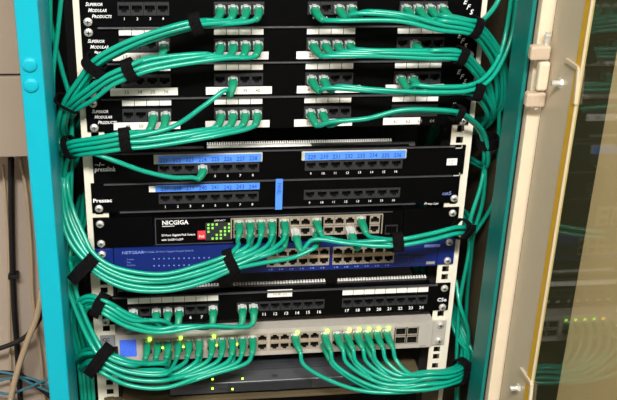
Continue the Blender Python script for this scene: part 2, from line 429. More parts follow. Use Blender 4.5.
# ------------------------------------------------------------------ two 16-port panels with blue tape
def comb(t, x0, x1, y, zt, h, n, m, nm='punch_block'):
    mb = B(x0, x1, y, y+4, zt-h, zt-2.6)
    o = obj(nm, mb, 'combdark', t); mb = B(x0, x1, y+1.5, y+3, zt-2.9, zt-2.4)
    for k in range(n):
        x = x0+(x1-x0)*(k+.5)/n; ww = (x1-x0)/n*.27
        mb.box(x-ww, x+ww, y, y+4, zt-2.6, zt)
    obj('teeth', mb, m, o); return o
zP = -3*U-29.6
def press(i):
    zt = zP+1.2-i*(U-2.6); zb = zt-U+3.2
    t = thing('patch_bay', (0, 0, zb), ['black sixteen-port patch panel with blue taped label strips on both halves', 'black sixteen-port patch panel with blue tape on its left half only'][i], 'patch panel', 'black patch panels with blue tape')
    gx = [(-157, -29), (30, 158)]
    jz = zt-23.5
    holes = [(a-.2, b+.2, jz-7, jz+7) for a, b in gx]
    if i == 0:
        mb = MB().plate(-237, 241.3, zb, zt, 0, 2.2, holes)
    else:
        mb = MB().plate(-241.3, 238, zb, zt, 0, 2.2, holes)
    obj('face_plate', mb, 'blackgloss', t)
    obj('top_lip', B(-225, 226, -3.5, -.05, zt-1.6, zt-.1), 'lip', t, bevel=.4)
    if i == 1: obj('bottom_lip', B(-207, 180, -3.5, -.05, zb+.1, zb+1.4), 'lip', t, bevel=.4)
    obj('rear_housing', B(-170, 170, 12, 22, zb+4, zt-6), 'black', t)
    k = 0
    for gi, (a, b) in enumerate(gx):
        for j in range(8):
            k += 1; x = a+8+16*j
            link('jack', PJACK, (x, 0, jz), t)
            text(str(k), (x, -.2, jz-13.2), 4.6, 'print', t, 'number', align='CENTER', bold=.06)
        s0 = [221, 229, 237, 245][i*2+gi]
        if i == 1 and gi == 1: continue
        if i == 0:
            h = obj('label_holder', B(a-5, b+4, -3.6, -.1, zt-15.6, zt-2.6), 'holder', t, bevel=1)
            st = obj('label_tape', B(a+(-1 if gi else 1), b+2, -4.2, -3.7, zt-14.4, zt-3.8), 'tape', t)
            zz = zt-12.4
        else:
            h = obj('label_strip', B(a-12, b+1, -1.2, -.1, zt-13.2, zt-5.0), 'white', t)
            st = obj('label_tape', B(a-4, b+1, -1.9, -1.3, zt-12.9, zt-3.6), 'tape', t)
            zz = zt-11.4
        for j in range(8): text(str(s0+j), (a+8+16*j, -4.35 if i == 0 else -2.05, zz+random.uniform(-.4, .4)), 8.2, 'tapeink', st, 'number', align='CENTER', sx=.85)
    if i == 0:
        c = P(94.5, 171.5); text('presslink', (c.x, -.2, c.z), 9, 'print', t, 'logo_lettering', shear=.15, bold=.05, sx=.8)
        c = P(95, 165); text('~/~', (c.x, -.2, c.z-2), 8, 'print', t, 'logo_mark', bold=.05)
        c = P(447, 158.5); b = obj('white_badge', B(c.x, c.x+14, -.6, -.1, c.z-9.5, c.z), 'print', t)
        text('CAT', (c.x+7, -.75, c.z-4.4), 4, 'ink', b, 'lettering', align='CENTER'); text('5e', (c.x+7, -.75, c.z-8.5), 4, 'ink', b, 'lettering', align='CENTER')
        for (px, py), sx in (((458.5, 148), 1), ((456, 175.5), 1)):
            c = P(px, py); mb = B(c.x-4, c.x+5, -.5, -.1, c.z-.7, c.z+.7).box(c.x+3.8, c.x+5, -.5, -.1, c.z-.7, c.z+4); obj('corner_mark', mb, 'holder', t)
        zc = P(270, 146.5, 26).z
        comb(t, -162, -98, 26, zc+1, 12, 34, 'combdark'); comb(t, 44, 180, 26, zc+1, 12, 44, 'combdark')
        obj('rear_bar', B(-94, 42, 24, 32, zc-9, zc+1.5), 'comb', t, bevel=2)
        comb(t, -94, 150, 33, zc+3.2, 8, 80, 'comb')
    else:
        c = P(93, 202.5); text('Pressac', (c.x, -.2, c.z), 7.5, 'print', t, 'logo_lettering', bold=.22, sx=1.05)
        c = P(442, 195); text('cat5', (c.x, -.2, c.z), 7.5, 'netprint', t, 'logo_lettering', bold=.1)
        c = P(424, 204.8); text('Press-Lan', (c.x, -.2, c.z), 5.0, 'print', t, 'logo_lettering', shear=.3)
        screws(t, (zb+7,)); 
        x0 = P(275, 195).x; x1 = P(282, 195).x
        st = obj('label_tape', B(x0, x1, -5.2, -4.6, zb-.2, zt+2.5), 'tape', t); st['label'] = 'vertical blue tape tag reading PANEL'
        text('PANEL', (x0+2.4, -5.4, zt-3), 7, 'tapeink', st, 'lettering', rot=-math.pi/2, sx=.8)
press(0); press(1)

# ------------------------------------------------------------------ black 24-port switch (16 + green LEDs)
def cols(px0s): return px0s
NX = []
for g in range(3):
    for k in range(4): NX.append(-54.5+g*59.6+k*14.3)
NZ = zP-2*U
NUZ, NLZ = NZ-14.2, NZ-28.4
def nic():
    zt, zb = NZ-.3, NZ-U+.6
    t = thing('network_switch', (0, 0, zb), 'black rack switch with red tag, green LED block and silver ports', 'network switch')
    for s in (-1, 1): obj('mounting_ear', B(*sorted((s*241.3, s*166)), -.6, 1.8, zb, zt), 'blackgloss', t)
    holes = [(NX[g*4]-7.2, NX[g*4+3]+7.2, NLZ-7, NUZ+7) for g in range(3)]+[(NX[-1]+12, NX[-1]+26.5, NLZ-7, NUZ+7)]
    obj('face_plate', MB().plate(-165, 165, zb+1, zt-1, -1, 1.5, holes), 'blackgloss', t)
    fr = MB().box(-163, 150, -2.4, -1.05, zt-3.4, zt-2.2).box(-163, -161.8, -2.4, -1.05, zb+3, zt-3.4).box(-163, -62, -2.4, -1.05, zb+2.4, zb+3.2)
    obj('face_border', fr, 'lip', t)
    pf = MB().box(-64, 137, -2.6, -1.1, NUZ+7.2, NUZ+8.6).box(-65.2, -63.6, -2.6, -1.1, NLZ-7.2, NUZ+8.6).box(136, 137.4, -2.6, -1.1, NLZ-7.2, NUZ+7.2)
    obj('port_frame', pf, 'shield', t)
    obj('housing', shell(-165, 165, 1.6, 180, zb+1, zt-1, 12), 'blackgloss', t)
    for i, x in enumerate(NX):
        link('port', SPORTU, (x, -1.6, NUZ), t); link('port', SPORTD, (x, -1.6, NLZ), t)
    for z, me in ((NUZ, SPORTU), (NLZ, SPORTD)): link('port', me, (NX[-1]+19.2, -1.6, z), t)
    link('uplink_slot', BSFP, (P(391, 229).x, -1.2, P(391, 229).z), t)
    c = P(162, 224.5); text('NICGIGA', (c.x, -1.2, c.z), 8.6, 'print', t, 'logo_lettering', bold=.2, sx=.95)
    obj('logo_underline', B(c.x, c.x+16, -1.25, -1.05, c.z-2.6, c.z-1.8), 'print', t)
    c = P(161.5, 236); text('27-Port Gigabit PoE Switch', (c.x, -1.2, c.z), 4.3, 'print', t, 'lettering', bold=.06, sx=.92)
    c = P(161.5, 240.5); text('with 2xGE+1xSFP', (c.x, -1.2, c.z), 4.3, 'print', t, 'lettering', bold=.06, sx=.9)
    a, b = P(197.5, 230.5), P(205.5, 238.5)
    rt = obj('red_tag', B(a.x, b.x, -1.8, -1.1, b.z, a.z), 'red', t); text('PoE', ((a.x+b.x)/2, -1.95, (a.z+b.z)/2-3.2), 4.4, 'print', rt, 'lettering', align='CENTER', bold=.1)
    a, b = P(206, 222.5), P(232, 239)
    blk = obj('indicator_panel', B(a.x-1, b.x-1, -1.5, -1.05, b.z, a.z), 'jack', t)
    for i in range(6):
        for j in range(5):
            on = (i*7+j*3) % 5 not in (0, 3)
            x = a.x+3+(b.x-a.x-7)*i/5; z = b.z+2.6+(a.z-b.z-5)*j/4
            link('indicator', LEDON if on else LEDOFF, (x, -1.5, z), blk)
    c = P(214, 221); text('LINK/ACT', (c.x, -1.2, c.z), 3.4, 'print', t, 'lettering')
    screws(t, (zt-8, zb+7), y=-.8, sides=(-1,)); screws(t, (zt-8,), y=-.8, sides=(1,))
LEDON = B(-1.35, 1.35, -.7, 0, -1.4, 1.4).mesh('indicator', ['leddim'], Vector())[0]
LEDOFF = B(-1.35, 1.35, -.5, 0, -1.4, 1.4).mesh('indicator', ['jack'], Vector())[0]
nic()

# ------------------------------------------------------------------ blue switch
GX = [-10+k*14.1 for k in range(6)]+[79+k*14.1 for k in range(6)]
def net():
    zt = zP-3*U-.2; zb = zt-U+.8
    t = thing('network_switch', (0, 0, zb), 'blue rack switch with two rows of empty silver ports', 'network switch')
    for s in (-1, 1): obj('mounting_ear', B(*sorted((s*241.3, s*218)), -.8, 1.6, zb+1, zt-1), 'netblue', t, bevel=.4)
    uz, lz = zt-15.5, zt-29.5
    holes = [(GX[0]-7.1, GX[5]+7.1, lz-7, uz+7), (GX[6]-7.1, GX[11]+7.1, lz-7, uz+7)]
    obj('face_plate', MB().plate(-217, 217, zb, zt, -2, .5, holes), 'netblue', t)
    obj('housing', shell(-217, 217, .6, 230, zb, zt, 12), 'netblue', t)
    for x in GX: link('port', SPORTU, (x, -2.4, uz), t); link('port', SPORTD, (x, -2.4, lz), t)
    for a, b in ((0, 5), (6, 11)): obj('port_divider', B(GX[a]-7, GX[b]+7, -3.4, -2.5, (uz+lz)/2-1.4, (uz+lz)/2+1.4), 'tan', t)
    for px in (403, 417.5):
        c = P(px, 259); link('uplink_slot', BSFP, (c.x, -2.2, c.z), t)
    c = P(430, 262); obj('reset_panel', B(c.x-6, c.x+6, -2.6, -2.05, c.z-2, c.z+2), 'shield', t)
    c = P(424, 245); obj('model_badge', B(c.x, c.x+22, -2.5, -2.05, c.z-2.5, c.z+1.5), 'netprint', t)
    c = P(122, 253.5); text('NETGEAR', (c.x, -2.2, c.z), 6.2, 'netprint', t, 'logo_lettering', bold=.12, sx=1.05)
    text('ProSafe 24 Port Gigabit Smart Switch', (c.x+29, -2.2, c.z+.6), 4.2, 'netprint', t, 'lettering')
    for k, wd in enumerate(('Power', 'Fan', 'Activity')):
        c = P(127, 259.5+k*2.9); text(wd, (c.x, -2.2, c.z), 3.6, 'netprint', t, 'lettering')
    d = MB()
    for py in (258, 265):
        for k in range(12):
            c = P(154+k*5, py-k*.1); d.box(c.x-.9, c.x+.9, -2.3, -2.05, c.z-.9, c.z+.9)
    o = obj('indicator_marks', d, 'netprint', t)
    d = MB()
    for x in GX: d.box(x-1, x+1, -2.5, -2.05, lz-11.5, lz-9.6).box(x-4.2, x-2.9, -2.5, -2.05, lz-11.5, lz-9.8)
    obj('port_marks', d, 'netprint', t)
    screws(t, (zb+7, zt-8), y=-1)
net()

# ------------------------------------------------------------------ 24-port panel with white tabs
ZC = -370.4
CG = [(-203, -82), (-57, 66), (88.5, 210)]
CX = [a+7.7+k*15.2 for a, b in CG for k in range(8)]
CZ = ZC-24.5
def cat():
    zt, zb = ZC, ZC-U+.8
    t = thing('patch_bay', (0, 0, zb), 'black 24-port patch panel with white label tabs above the silver switch', 'patch panel')
    holes = [(CX[g*8]-7.2, CX[g*8+7]+7.2, CZ-7.2, CZ+7.2) for g in range(3)]
    obj('face_plate', MB().plate(-236, 241.3, zb, zt, 0, 2, holes), 'blackgloss', t)
    obj('top_lip', B(-222, 222, -4, -.05, zt-1.6, zt-.1), 'lip', t, bevel=.4)
    obj('rear_housing', B(-215, 215, 12, 20, zb+4, zt-5), 'black', t)
    for i, x in enumerate(CX):
        link('jack', CJACK, (x, 0, CZ), t)
        text(str(i+1), (x, -.2, CZ-15.4), 6.6, 'print', t, 'number', align='CENTER', bold=.12)
        if i//8 != 1: link('label_tab', CTAB, (x, -.1, zt-7.6), t)
    a, b = P(267.5, 290), P(292, 296)
    st = obj('label_tab', B(a.x, b.x, -.9, -.1, b.z, a.z), 'white', t); st['label'] = 'white sticker reading PANEL C2'
    text('PANEL C2', ((a.x+b.x)/2, -1, b.z+2.6), 4.4, 'ink', st, 'lettering', align='CENTER')
    c = P(437, 301.5); text('C5e', (c.x, -.2, c.z), 8, 'print', t, 'logo_lettering', bold=.2)
    screws(t, (zb+6, zt-7), sides=(1,)); screws(t, (zb+6,), sides=(-1,))
    for a, b in CG: comb(t, a-3, b+3, 24, P(270, 282.5, 24).z, 12, 32, 'comb')
cat()

# ------------------------------------------------------------------ silver 48-port switch
ZS = -429.6
SX = [-178.5+k*14+(k//6)*3.4 for k in range(24)]
SUZ, SLZ = ZS-14.6, ZS-29.4
def silver():
    zt, zb = ZS, ZS-U+1
    yf = -4
    t = thing('network_switch', (0, 0, zb), 'silver 48-port rack switch with glowing green LEDs and blue sticker', 'network switch')
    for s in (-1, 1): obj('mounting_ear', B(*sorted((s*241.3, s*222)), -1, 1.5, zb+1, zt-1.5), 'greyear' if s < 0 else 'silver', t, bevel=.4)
    holes = [(SX[g*6]-7, SX[g*6+5]+7, SLZ-7, SUZ+7) for g in range(4)]+[(166, 201, SLZ-7, SUZ+7)]
    obj('face_plate', MB().plate(-221, 221, zb, zt, yf, yf+2, holes), 'silver', t)
    obj('housing', shell(-221, 221, yf+2.1, 250, zb, zt, 12), 'silver', t)
    for i, x in enumerate(SX): link('port', SPORTU, (x, yf-.4, SUZ), t); link('port', SPORTD, (x, yf-.4, SLZ), t)
    for x in (175, 192):
        for z in (SUZ, SLZ): link('uplink_slot', SFP, (x, yf-.4, z), t)
    for g in range(4): obj('port_divider', B(SX[g*6]-6.5, SX[g*6+5]+6.5, yf-1, yf-.5, (SUZ+SLZ)/2-.8, (SUZ+SLZ)/2+.8), 'tan', t)
    a, b = P(119.5, 339), P(137, 355)
    st = obj('blue_sticker', B(a.x, b.x, yf-.6, yf-.1, b.z+1, a.z+1), 'bluesticker', t)
    c = P(116, 349); obj('console_port', B(c.x-2, c.x+3, yf-.7, yf-.1, c.z-7, c.z+7), 'hole', t)
    c = P(102.5, 341); text('CC', (c.x, -1.2, c.z), 7, 'hole', t, 'logo_lettering', bold=.2)
    c = P(120, 359); obj('model_print', B(c.x, c.x+20, yf-.2, yf-.05, c.z-.8, c.z+.4), 'ink', t)
    c = P(419, 344.5); obj('model_print', B(c.x, c.x+9, yf-.2, yf-.05, c.z-.6, c.z+.6), 'ink', t)
    led = B(-2.1, 2.1, -1.2, 0, -1.4, 1.4).mesh('indicator_light', ['led'], Vector())[0]
    leda = B(-2.1, 2.1, -1.2, 0, -1.4, 1.4).mesh('indicator_light', ['ledamber'], Vector())[0]
    lt = B(-1.3, 1.3, -1, 0, -1.1, 1.1).mesh('indicator_light', ['led'], Vector())[0]
    for k in (0, 3, 6, 14, 17, 20, 21, 22, 23): link('indicator_light', led, (SX[k]+3.5, yf-1.2, SUZ+7.2), t)
    link('indicator_light', leda, (SX[19]+3.5, yf-1.2, SUZ+7.2), t)
    for k in (1, 3, 6, 8): link('indicator_light', lt, (SX[k]+6.5, yf-1.2, SUZ-7.5), t)
    screws(t, (zt-8.5, zb+8.5), y=-1.2, sides=(1,))
silver()

# ------------------------------------------------------------------ router on a shelf
def router():
    x0, x1 = -150, 140; zb = -534; zt = -498
    sh = thing('rack_shelf', (0, 0, -540), 'beige rack shelf beneath the dark router', 'shelf')
    obj('tray', B(-216, 216, -16, 300, -539, -535), 'brown', sh, bevel=.6)
    for s in (-1, 1): obj('mounting_ear', B(*sorted((s*241, s*216.5)), -1, 1.5, -575, -535), 'brown', sh)
    t = thing('router', (0, 40, zb), 'dark grey router with tiny green LEDs on the bottom shelf', 'router')
    mb = MB()
    prof = [(-6, zb+3), (-14, zb+8), (-14, zt-12), (0, zt-3), (10, zt), (190, zt), (190, zb+3)]
    n = len(prof)
    mb.add([(x0, y, z) for y, z in prof]+[(x1, y, z) for y, z in prof],
           [[i, (i+1) % n, n+(i+1) % n, n+i] for i in range(n)]+[list(range(n))[::-1], list(range(n, 2*n))])
    obj('case', mb, 'router', t, bevel=1)
    for x in (x0+20, x1-20):
        for y in (10, 170): obj('foot', MB().cyl((x, y, zb-.8), (0, 0, 1), 7, 4.5, 12), 'black', t)
    obj('display_window', B(-70, 50, -14.8, -14.05, zb+9, zt-14), 'router2', t, bevel=.3)
    obj('top_trim', B(x0+1, x1-1, 1.5, 3, zt-2.0, zt-.3), 'lip', t)
    for px, py in ((212.5, 379), (242.5, 378.5), (212.5, 388.5), (232.5, 389)):
        c = P(px, py, -15); obj('indicator_light', B(c.x-1.3, c.x+1.3, -15.8, -14.85, max(c.z, zb+9.5)-1.1, max(c.z, zb+9.5)+1.1), 'led', t)
    for px, py in ((275, 375), (276, 390), (220, 389), (226, 389)):
        c = P(px, py, -15); obj('print_mark', B(c.x-4, c.x+4, -15.2, -14.85, max(c.z, zb+9)-.8, max(c.z, zb+9)+.6), 'jack', t)
router()

# ------------------------------------------------------------------ cables
def spline(pts, seg=9):
    out = []; n = len(pts)
    for i in range(n-1):
        p0 = pts[max(i-1, 0)]; p1 = pts[i]; p2 = pts[i+1]; p3 = pts[min(i+2, n-1)]
        if i == 0: p0 = p1*2-p2
        if i == n-2: p3 = p2*2-p1
        t0 = 0; t1 = t0+max((p1-p0).length, 1e-3)**.5; t2 = t1+max((p2-p1).length, 1e-3)**.5; t3 = t2+max((p3-p2).length, 1e-3)**.5
        k = max(3, min(seg, int((p2-p1).length/4)+2))
        for j in range(k):
            t = t1+(t2-t1)*j/k
            A1 = p0*((t1-t)/(t1-t0))+p1*((t-t0)/(t1-t0)); A2 = p1*((t2-t)/(t2-t1))+p2*((t-t1)/(t2-t1)); A3 = p2*((t3-t)/(t3-t2))+p3*((t-t2)/(t3-t2))
            B1 = A1*((t2-t)/(t2-t0))+A2*((t-t0)/(t2-t0)); B2 = A2*((t3-t)/(t3-t1))+A3*((t-t1)/(t3-t1))
            out.append(B1*((t2-t)/(t2-t1))+B2*((t-t1)/(t2-t1)))
    out.append(pts[-1]); return out
RC = 2.95
PLUG = MB().box(-5.8, 5.8, -8, 3, -4, 4).box(-2.6, 2.6, -8, 2, 4, 5.4).mesh('plug', ['clear'], Vector(), .4)[0]
PLUGL = MB().box(-5.8, 5.8, -17, 3, -4, 4).box(-2.6, 2.6, -17, 2, 4, 5.4).mesh('plug', ['clear'], Vector(), .4)[0]
PLUGS = MB().box(-5.6, 5.6, -2, 3, -4, 4).box(-2.6, 2.6, -4, 2, 4, 5.2).mesh('plug', ['clear'], Vector(), .3)[0]
def make_cable(port, pts, label, group, sx, drop=5., boot=24., long=False, flush=False, fwd=1.):
    X, Y, Z = port
    t = thing('patch_cable', (X, Y-8, Z), label, 'cable', group)
    link('plug', PLUGL if long else PLUGS if flush else PLUG, (X, Y, Z), t)
    if long: Y -= 9
    path = [Vector((X, Y-(1 if flush else 6), Z)), Vector((X+sx*.6, Y-6-9*fwd, Z-.6)), Vector((X+sx*6, Y-6-22*fwd, Z-drop))]+pts
    sp = spline(path)
    mb = MB().tube(sp, RC, 8); obj('jacket', mb, 'cable', t, smooth=True)
    L = 0; bp = [sp[0]]
    for a, b in zip(sp, sp[1:]):
        L += (b-a).length; bp.append(b)
        if L > boot: break
    nb = len(bp)
    def sec(i):
        f = i/(nb-1); w = 5.9*(1-f)+3.9*f; h = 4.7*(1-f)+3.7*f; o = []
        for j in range(12):
            a = 2*math.pi*j/12; c, s = math.cos(a), math.sin(a); e = .55+.3*f
            o.append((math.copysign(abs(c)**e, c)*w, math.copysign(abs(s)**e, s)*h))
        return o
    bo = obj('boot', MB().sweep(bp, sec), 'boot', t, smooth=True)
    return t
def bundle(ctrl, n, side, layers=2, pitch=3.5, start=0, jit=1.1, tight=None):
    """offset copies of a control path: list of n point lists (mm)"""
    base = [Vector(c[1:]) if c[0] == 'w' else P(*c) for c in ctrl]; res = []
    deep = [c[0] == 'w' for c in ctrl]
    for i in range(n):
        a0 = ((n-1)/2-i)*pitch; b0 = ((i % layers)-(layers-1)/2)*5.7
        ja, jb = random.uniform(-jit, jit), random.uniform(-jit, jit); L = []
        for k, p in enumerate(base):
            t = base[min(k+1, len(base)-1)]-base[max(k-1, 0)]; tt = Vector((t.x, 0, t.z)).normalized()
            u = Vector((tt.z, 0, -tt.x))*side
            # frame in depth: perpendicular to both tangent and u
            v = t.normalized().cross(u); v.normalize()
            if v.y < 0: v = -v
            sp = .42 if deep[k] else (tight[k] if tight else 1.)
            L.append(p+u*((a0*sp)+ja+random.uniform(-.9, .9))+v*(b0+jb+random.uniform(-.7, .7)))
        res.append(L)
    return res
def strap(name, c0, t, ra, rb, wd, label, tail=0.):
    """hook-and-loop band round a bundle: centre c0, direction t, half sizes ra (in the rack plane) and rb (depth)"""
    t = t.normalized(); tt = Vector((t.x, 0, t.z)).normalized(); u = Vector((tt.z, 0, -tt.x)); v = t.cross(u).normalized()
    mb = MB(); n = 20; o = 0; rings = []
    for sgn, k in ((-1, 0), (-1, 1), (1, 1), (1, 0)):
        for j in range(n):
            a = 2*math.pi*j/n; e = .75; c, s = math.cos(a), math.sin(a); g = 1.8*k
            wob = .6*math.sin(3*a+ra)
            mb.v.append(c0+t*(sgn*wd/2+wob)+u*(math.copysign(abs(c)**e, c)*(ra+g))+v*(math.copysign(abs(s)**e, s)*(rb+g)))
    for q in range(4):
        for j in range(n):
            j2 = (j+1) % n; q2 = (q+1) % 4; mb.f.append([q*n+j, q*n+j2, q2*n+j2, q2*n+j]); mb.mi.append(0)
    if tail:
        s0 = 1 if v.y < 0 else -1
        a = c0+v*(s0*(rb+2.3)); w2 = wd/2*.92
        pts = [a+u*(ra*.5), a+v*(s0*1.2), a-u*(ra*.9)+v*(s0*1.5), a-u*(ra+tail)+v*(s0*-1)]
        mb.sweep(spline(pts, 4), lambda i: [(-w2, -.9), (w2, -.9), (w2, .9), (-w2, .9)], upv=v)
    o = obj(name, mb, 'velcro', smooth=False); tag(o, label, 'cable strap'); return o
def pdir(a, b): return P(*b)-P(*a)
ORD = 'first second third fourth fifth sixth seventh eighth ninth tenth eleventh twelfth thirteenth fourteenth fifteenth sixteenth seventeenth eighteenth nineteenth twentieth twenty-first twenty-second twenty-third twenty-fourth'.split()
PN = ['top', 'second', 'third', 'lowest']
def pj(i, g, j): return (GC[g]+JX[j], -3, U-i*U-22.6)
def jl(i, g, j): return f'green cable in jack {"one two three four".split()[j]} of the {ORD[g]} group, {PN[i]} modular patch panel'
def back(s, z, dz):            # from the side channel round behind the rail to the rear of the cabinet
    return [('w', s*266, 48, z), ('w', s*262, 95, z+dz*.35), ('w', s*238, 145, z+dz), ('w', s*236, 155, z+dz*3.5)]

# A: top panel, second group -> left
bA = [(196, 24, -52), (150, 36, -52), (117, 50, -48), (97, 62, -44), (82, 80, -36), (69, 101, -24), (61, 128, -4)]
for j, L in enumerate(bundle(bA+back(-1, -165, -45), 4, 1)): make_cable(pj(0, 1, j), L, jl(0, 1, j), 'cables leading left', -1)
strap('cable_strap', P(196, 24, -52), pdir(bA[0], bA[1]), 11, 8, 13, 'black strap on the cable run below the top patch panel, left half')
strap('cable_strap', P(94, 64, -42), pdir(bA[3], bA[4]), 12, 9, 13, 'black strap near the left rail at the second patch panel', tail=3)
# B: second panel, first group jack 4 and second group -> left
bB = [(150, 64, -54), (130, 70, -54), (110, 79, -50), (90, 93, -40), (75, 104, -26), (66, 113, -4)]
Ls = bundle(bB+back(-1, -125, -15), 5, 1)
make_cable(pj(1, 0, 3), [P(152, 57, -42)]+Ls[0][1:], jl(1, 0, 3), 'cables leading left', -1, 9)
for j in range(4): make_cable(pj(1, 1, j), [P(205+j*6, 54+j*1.5, -50)]+Ls[j+1], jl(1, 1, j), 'cables leading left', -1)
strap('cable_strap', P(130, 70, -54), pdir(bB[0], bB[2]), 12, 8, 13, 'black strap in front of the third patch panel sticker reading 33')
# C: lowest panel and one from the third panel -> left
bC = [(150, 138, -54), (126, 140, -54), (100, 144, -48), (74, 148, -28), (66, 151, -4)]
Ls = bundle(bC+back(-1, -180, -12), 7, 1, pitch=3.2)
make_cable(pj(3, 0, 2), Ls[0][1:], jl(3, 0, 2), 'cables leading left', -1, 8)
make_cable(pj(3, 0, 3), Ls[1][1:], jl(3, 0, 3), 'cables leading left', -1, 8)
make_cable(pj(2, 1, 1), [P(226, 90, -44), P(205, 105, -52), P(172, 127, -54)]+Ls[2][1:], jl(2, 1, 1), 'cables leading left', -1, 10)
for j in range(4): make_cable(pj(3, 1, j), [P(195+j*9, 131+j*1.2, -50)]+Ls[j+3], jl(3, 1, j), 'cables leading left', -1)
strap('cable_strap', P(126, 140, -54), pdir(bC[0], bC[2]), 13.5, 8.5, 13, 'black strap just above the panel with blue tape, left side')
strap('cable_strap', P(70, 147, -24), pdir(bC[2], bC[3]), 13, 9, 8, 'thin dark tie in the left channel beside the lowest modular panel')
strap('cable_strap', P(68, 103, -22), pdir(bA[4], bA[5]), 15, 11, 3, 'thin black ring tie in the left channel below two bundles', 0)
# blue tape panel, port 4
zt0 = zP+1.2
make_cable((-157+8+16*3, -2, zt0-23.5), [P(192, 177.5, -24), P(174, 177.5, -34), P(145, 171.5, -42), P(114, 160.5, -46), P(92, 153, -42), P(74, 151, -22), P(64, 175, 4), P(62, 250, 14), P(76, 425, 14)],
           'single green cable drooping from port four of the panel with blue tape', 'cables leading left', -1, 5, 17, fwd=.55)
# E: black switch -> left
bE = [(231, 261, -60), (200, 273, -62), (165, 281, -62), (130, 279, -58), (106, 270, -52), (88, 257, -42), (74, 238, -28), (65, 213, -12), (61, 180, 6)]+back(-1, -190, 50)
tE = [.95, 1.05, 1.05, 1, .85, .8, 1.1, .9, .6]+[1]*4
Ls = bundle(bE, 9, 1, pitch=3.0, tight=tE)
Lb = bundle(bE[:6]+[(77, 259, -22), (66, 264, 4)]+back(-1, -322, -12), 9, 1, pitch=3.0, tight=tE[:6]+[.7, .6]+[1]*4)
Ls = [Lb[i] if i in (3, 5, 7, 8) else Ls[i] for i in range(9)]
k = 0
for c in range(5):
    make_cable((NX[c], -3, NUZ), [P(238+c*9, 246+c*.5, -48)+Vector((0, 0, 0))]+Ls[k], f'green cable in the {ORD[c]} upper port of the black switch, leading left', 'cables of the black switch', -.6, 8, flush=True)
    k += 1
    if c in (1, 3, 4):
        make_cable((NX[c], -3, NLZ), [P(240+c*8, 253, -52)]+Ls[k], f'green cable in the {ORD[c]} lower port of the black switch, behind the upper one', 'cables of the black switch', -.6, 7); k += 1
make_cable((NX[7], -3, NLZ), [P(316, 247, -36), P(295, 257, -44), P(262, 263, -54)]+Ls[k], 'long green cable crossing the blue switch ports towards the left strap', 'cables of the black switch', -.8, 8)
strap('cable_strap', P(231, 262, -60), pdir(bE[0], bE[1]), 16.5, 8.5, 13, 'black strap on the bundle in front of the blue switch')
strap('cable_strap', P(89, 264, -44), pdir(bE[4], bE[6]), 15, 9, 17, 'long black strap across the left rail beside the blue switch', tail=14)
# F: 24-port panel -> left
bF = [(160, 326, -52), (130, 320, -54), (107, 307, -50), (92, 300, -36), (80, 306, -22), (78, 325, -8), (84, 355, 2), (90, 425, 6)]
Ls = bundle(bF, 7, 1, pitch=3.0)
for q, c in enumerate((0, 2, 3, 4, 7, 8, 9)):
    x = CX[c]; pre = []
    if c == 0: L = [P(126, 315, -40)]+Ls[q][2:]
    elif c < 5: L = [P(124+c*10, 321, -44)]+Ls[q][1:]
    else: L = [P(178+(c-7)*14, 326, -50)]+Ls[q]
    make_cable((x, -2, CZ), L, f'green cable in the {ORD[c]} port of the panel with white label tabs', 'cables of the white tab panel', -.8, 10)
strap('cable_strap', P(101, 303, -44), pdir(bF[1], bF[3]), 12.5, 9, 14, 'black strap above the silver switch at the left rail', tail=4)
# G: silver switch -> left
bG = [(165, 374, -66), (130, 372, -64), (104, 361, -56), (90, 342, -42), (76, 312, -26), (67, 285, -12), (63, 250, 4)]+back(-1, -285, 50)
tG = [1.05, .95, .75, .65, .6, .55, .5]+[1]*4
sp_ = [(c, 1) for c in range(11)]+[(c, 0) for c in (2, 5, 8)]
sp_.sort(key=lambda q: q[0]*2+q[1])
Ls = bundle(bG, len(sp_), 1, layers=4, pitch=2.9, tight=tG)
Lb = bundle(bG[:3]+[(90, 357, -34), (80, 362, 0)]+back(-1, -490, -12), len(sp_), 1, layers=4, pitch=2.9, tight=tG[:3]+[.6, .5]+[1]*4)
Ls = [Ls[i] if i in (0, 2, 4, 5, 7) else Lb[i] for i in range(len(sp_))]
for q, (c, upr) in enumerate(sp_):
    x = SX[c]; z = SUZ if upr else SLZ
    pxx = 147+c*10.4
    L = Ls[q]
    if c < 3: L = L[1:]
    pre = [P(pxx-3, 362-(0 if upr else -2), -44)]
    if c >= 5: pre.append(P(172+(c-5)*8, 373-(c-5)*.5+q*.3, -58))
    make_cable((x, -5.5, z), pre+L, f'green cable in the {ORD[c]} {"upper" if upr else "lower"} port of the silver switch, leading left', 'cables of the silver switch', -.5, 6 if upr else 5, 28, flush=True)
strap('cable_strap', P(102, 357, -55), pdir(bG[1], bG[3]), 17.5, 13.5, 16, 'wide black strap at the left end of the silver switch', tail=8)
# H: silver switch -> right
bH = [(425, 380, -66), (447, 377, -58), (461, 370, -36), (467, 356, -8), (464, 342, 14)]+back(1, -455, 14)
hs = [(14, 1), (17, 1), (17, 0), (18, 1), (19, 0), (19, 1), (20, 1), (21, 0), (21, 1), (22, 1), (23, 1)]
Ls = bundle(bH, len(hs), -1, layers=3, pitch=2.8, tight=[1.15, .9, .8, .6, .5]+[1]*4)
for q, (c, upr) in enumerate(hs):
    x = SX[c]; z = SUZ if upr else SLZ; L = Ls[len(hs)-1-q]
    p0 = Vector((x, -36, z-14)); tgt = L[0]
    pre = [Vector((x+8, -40, z-22 if upr else z-12)), (Vector((x+8, -40, z-22))*.55+tgt*.45)+Vector((0, -6, -10-(23-c)*1.0))]
    make_cable((x, -5.5, z), pre+L, f'green cable in the {ORD[c]} {"upper" if upr else "lower"} port of the silver switch, leading right', 'cables of the silver switch', .7, 7, 28, flush=True)
strap('cable_strap', P(459, 372, -42), pdir(bH[1], bH[2]), 19, 12, 15, 'large black strap at the lower right rail', tail=6)
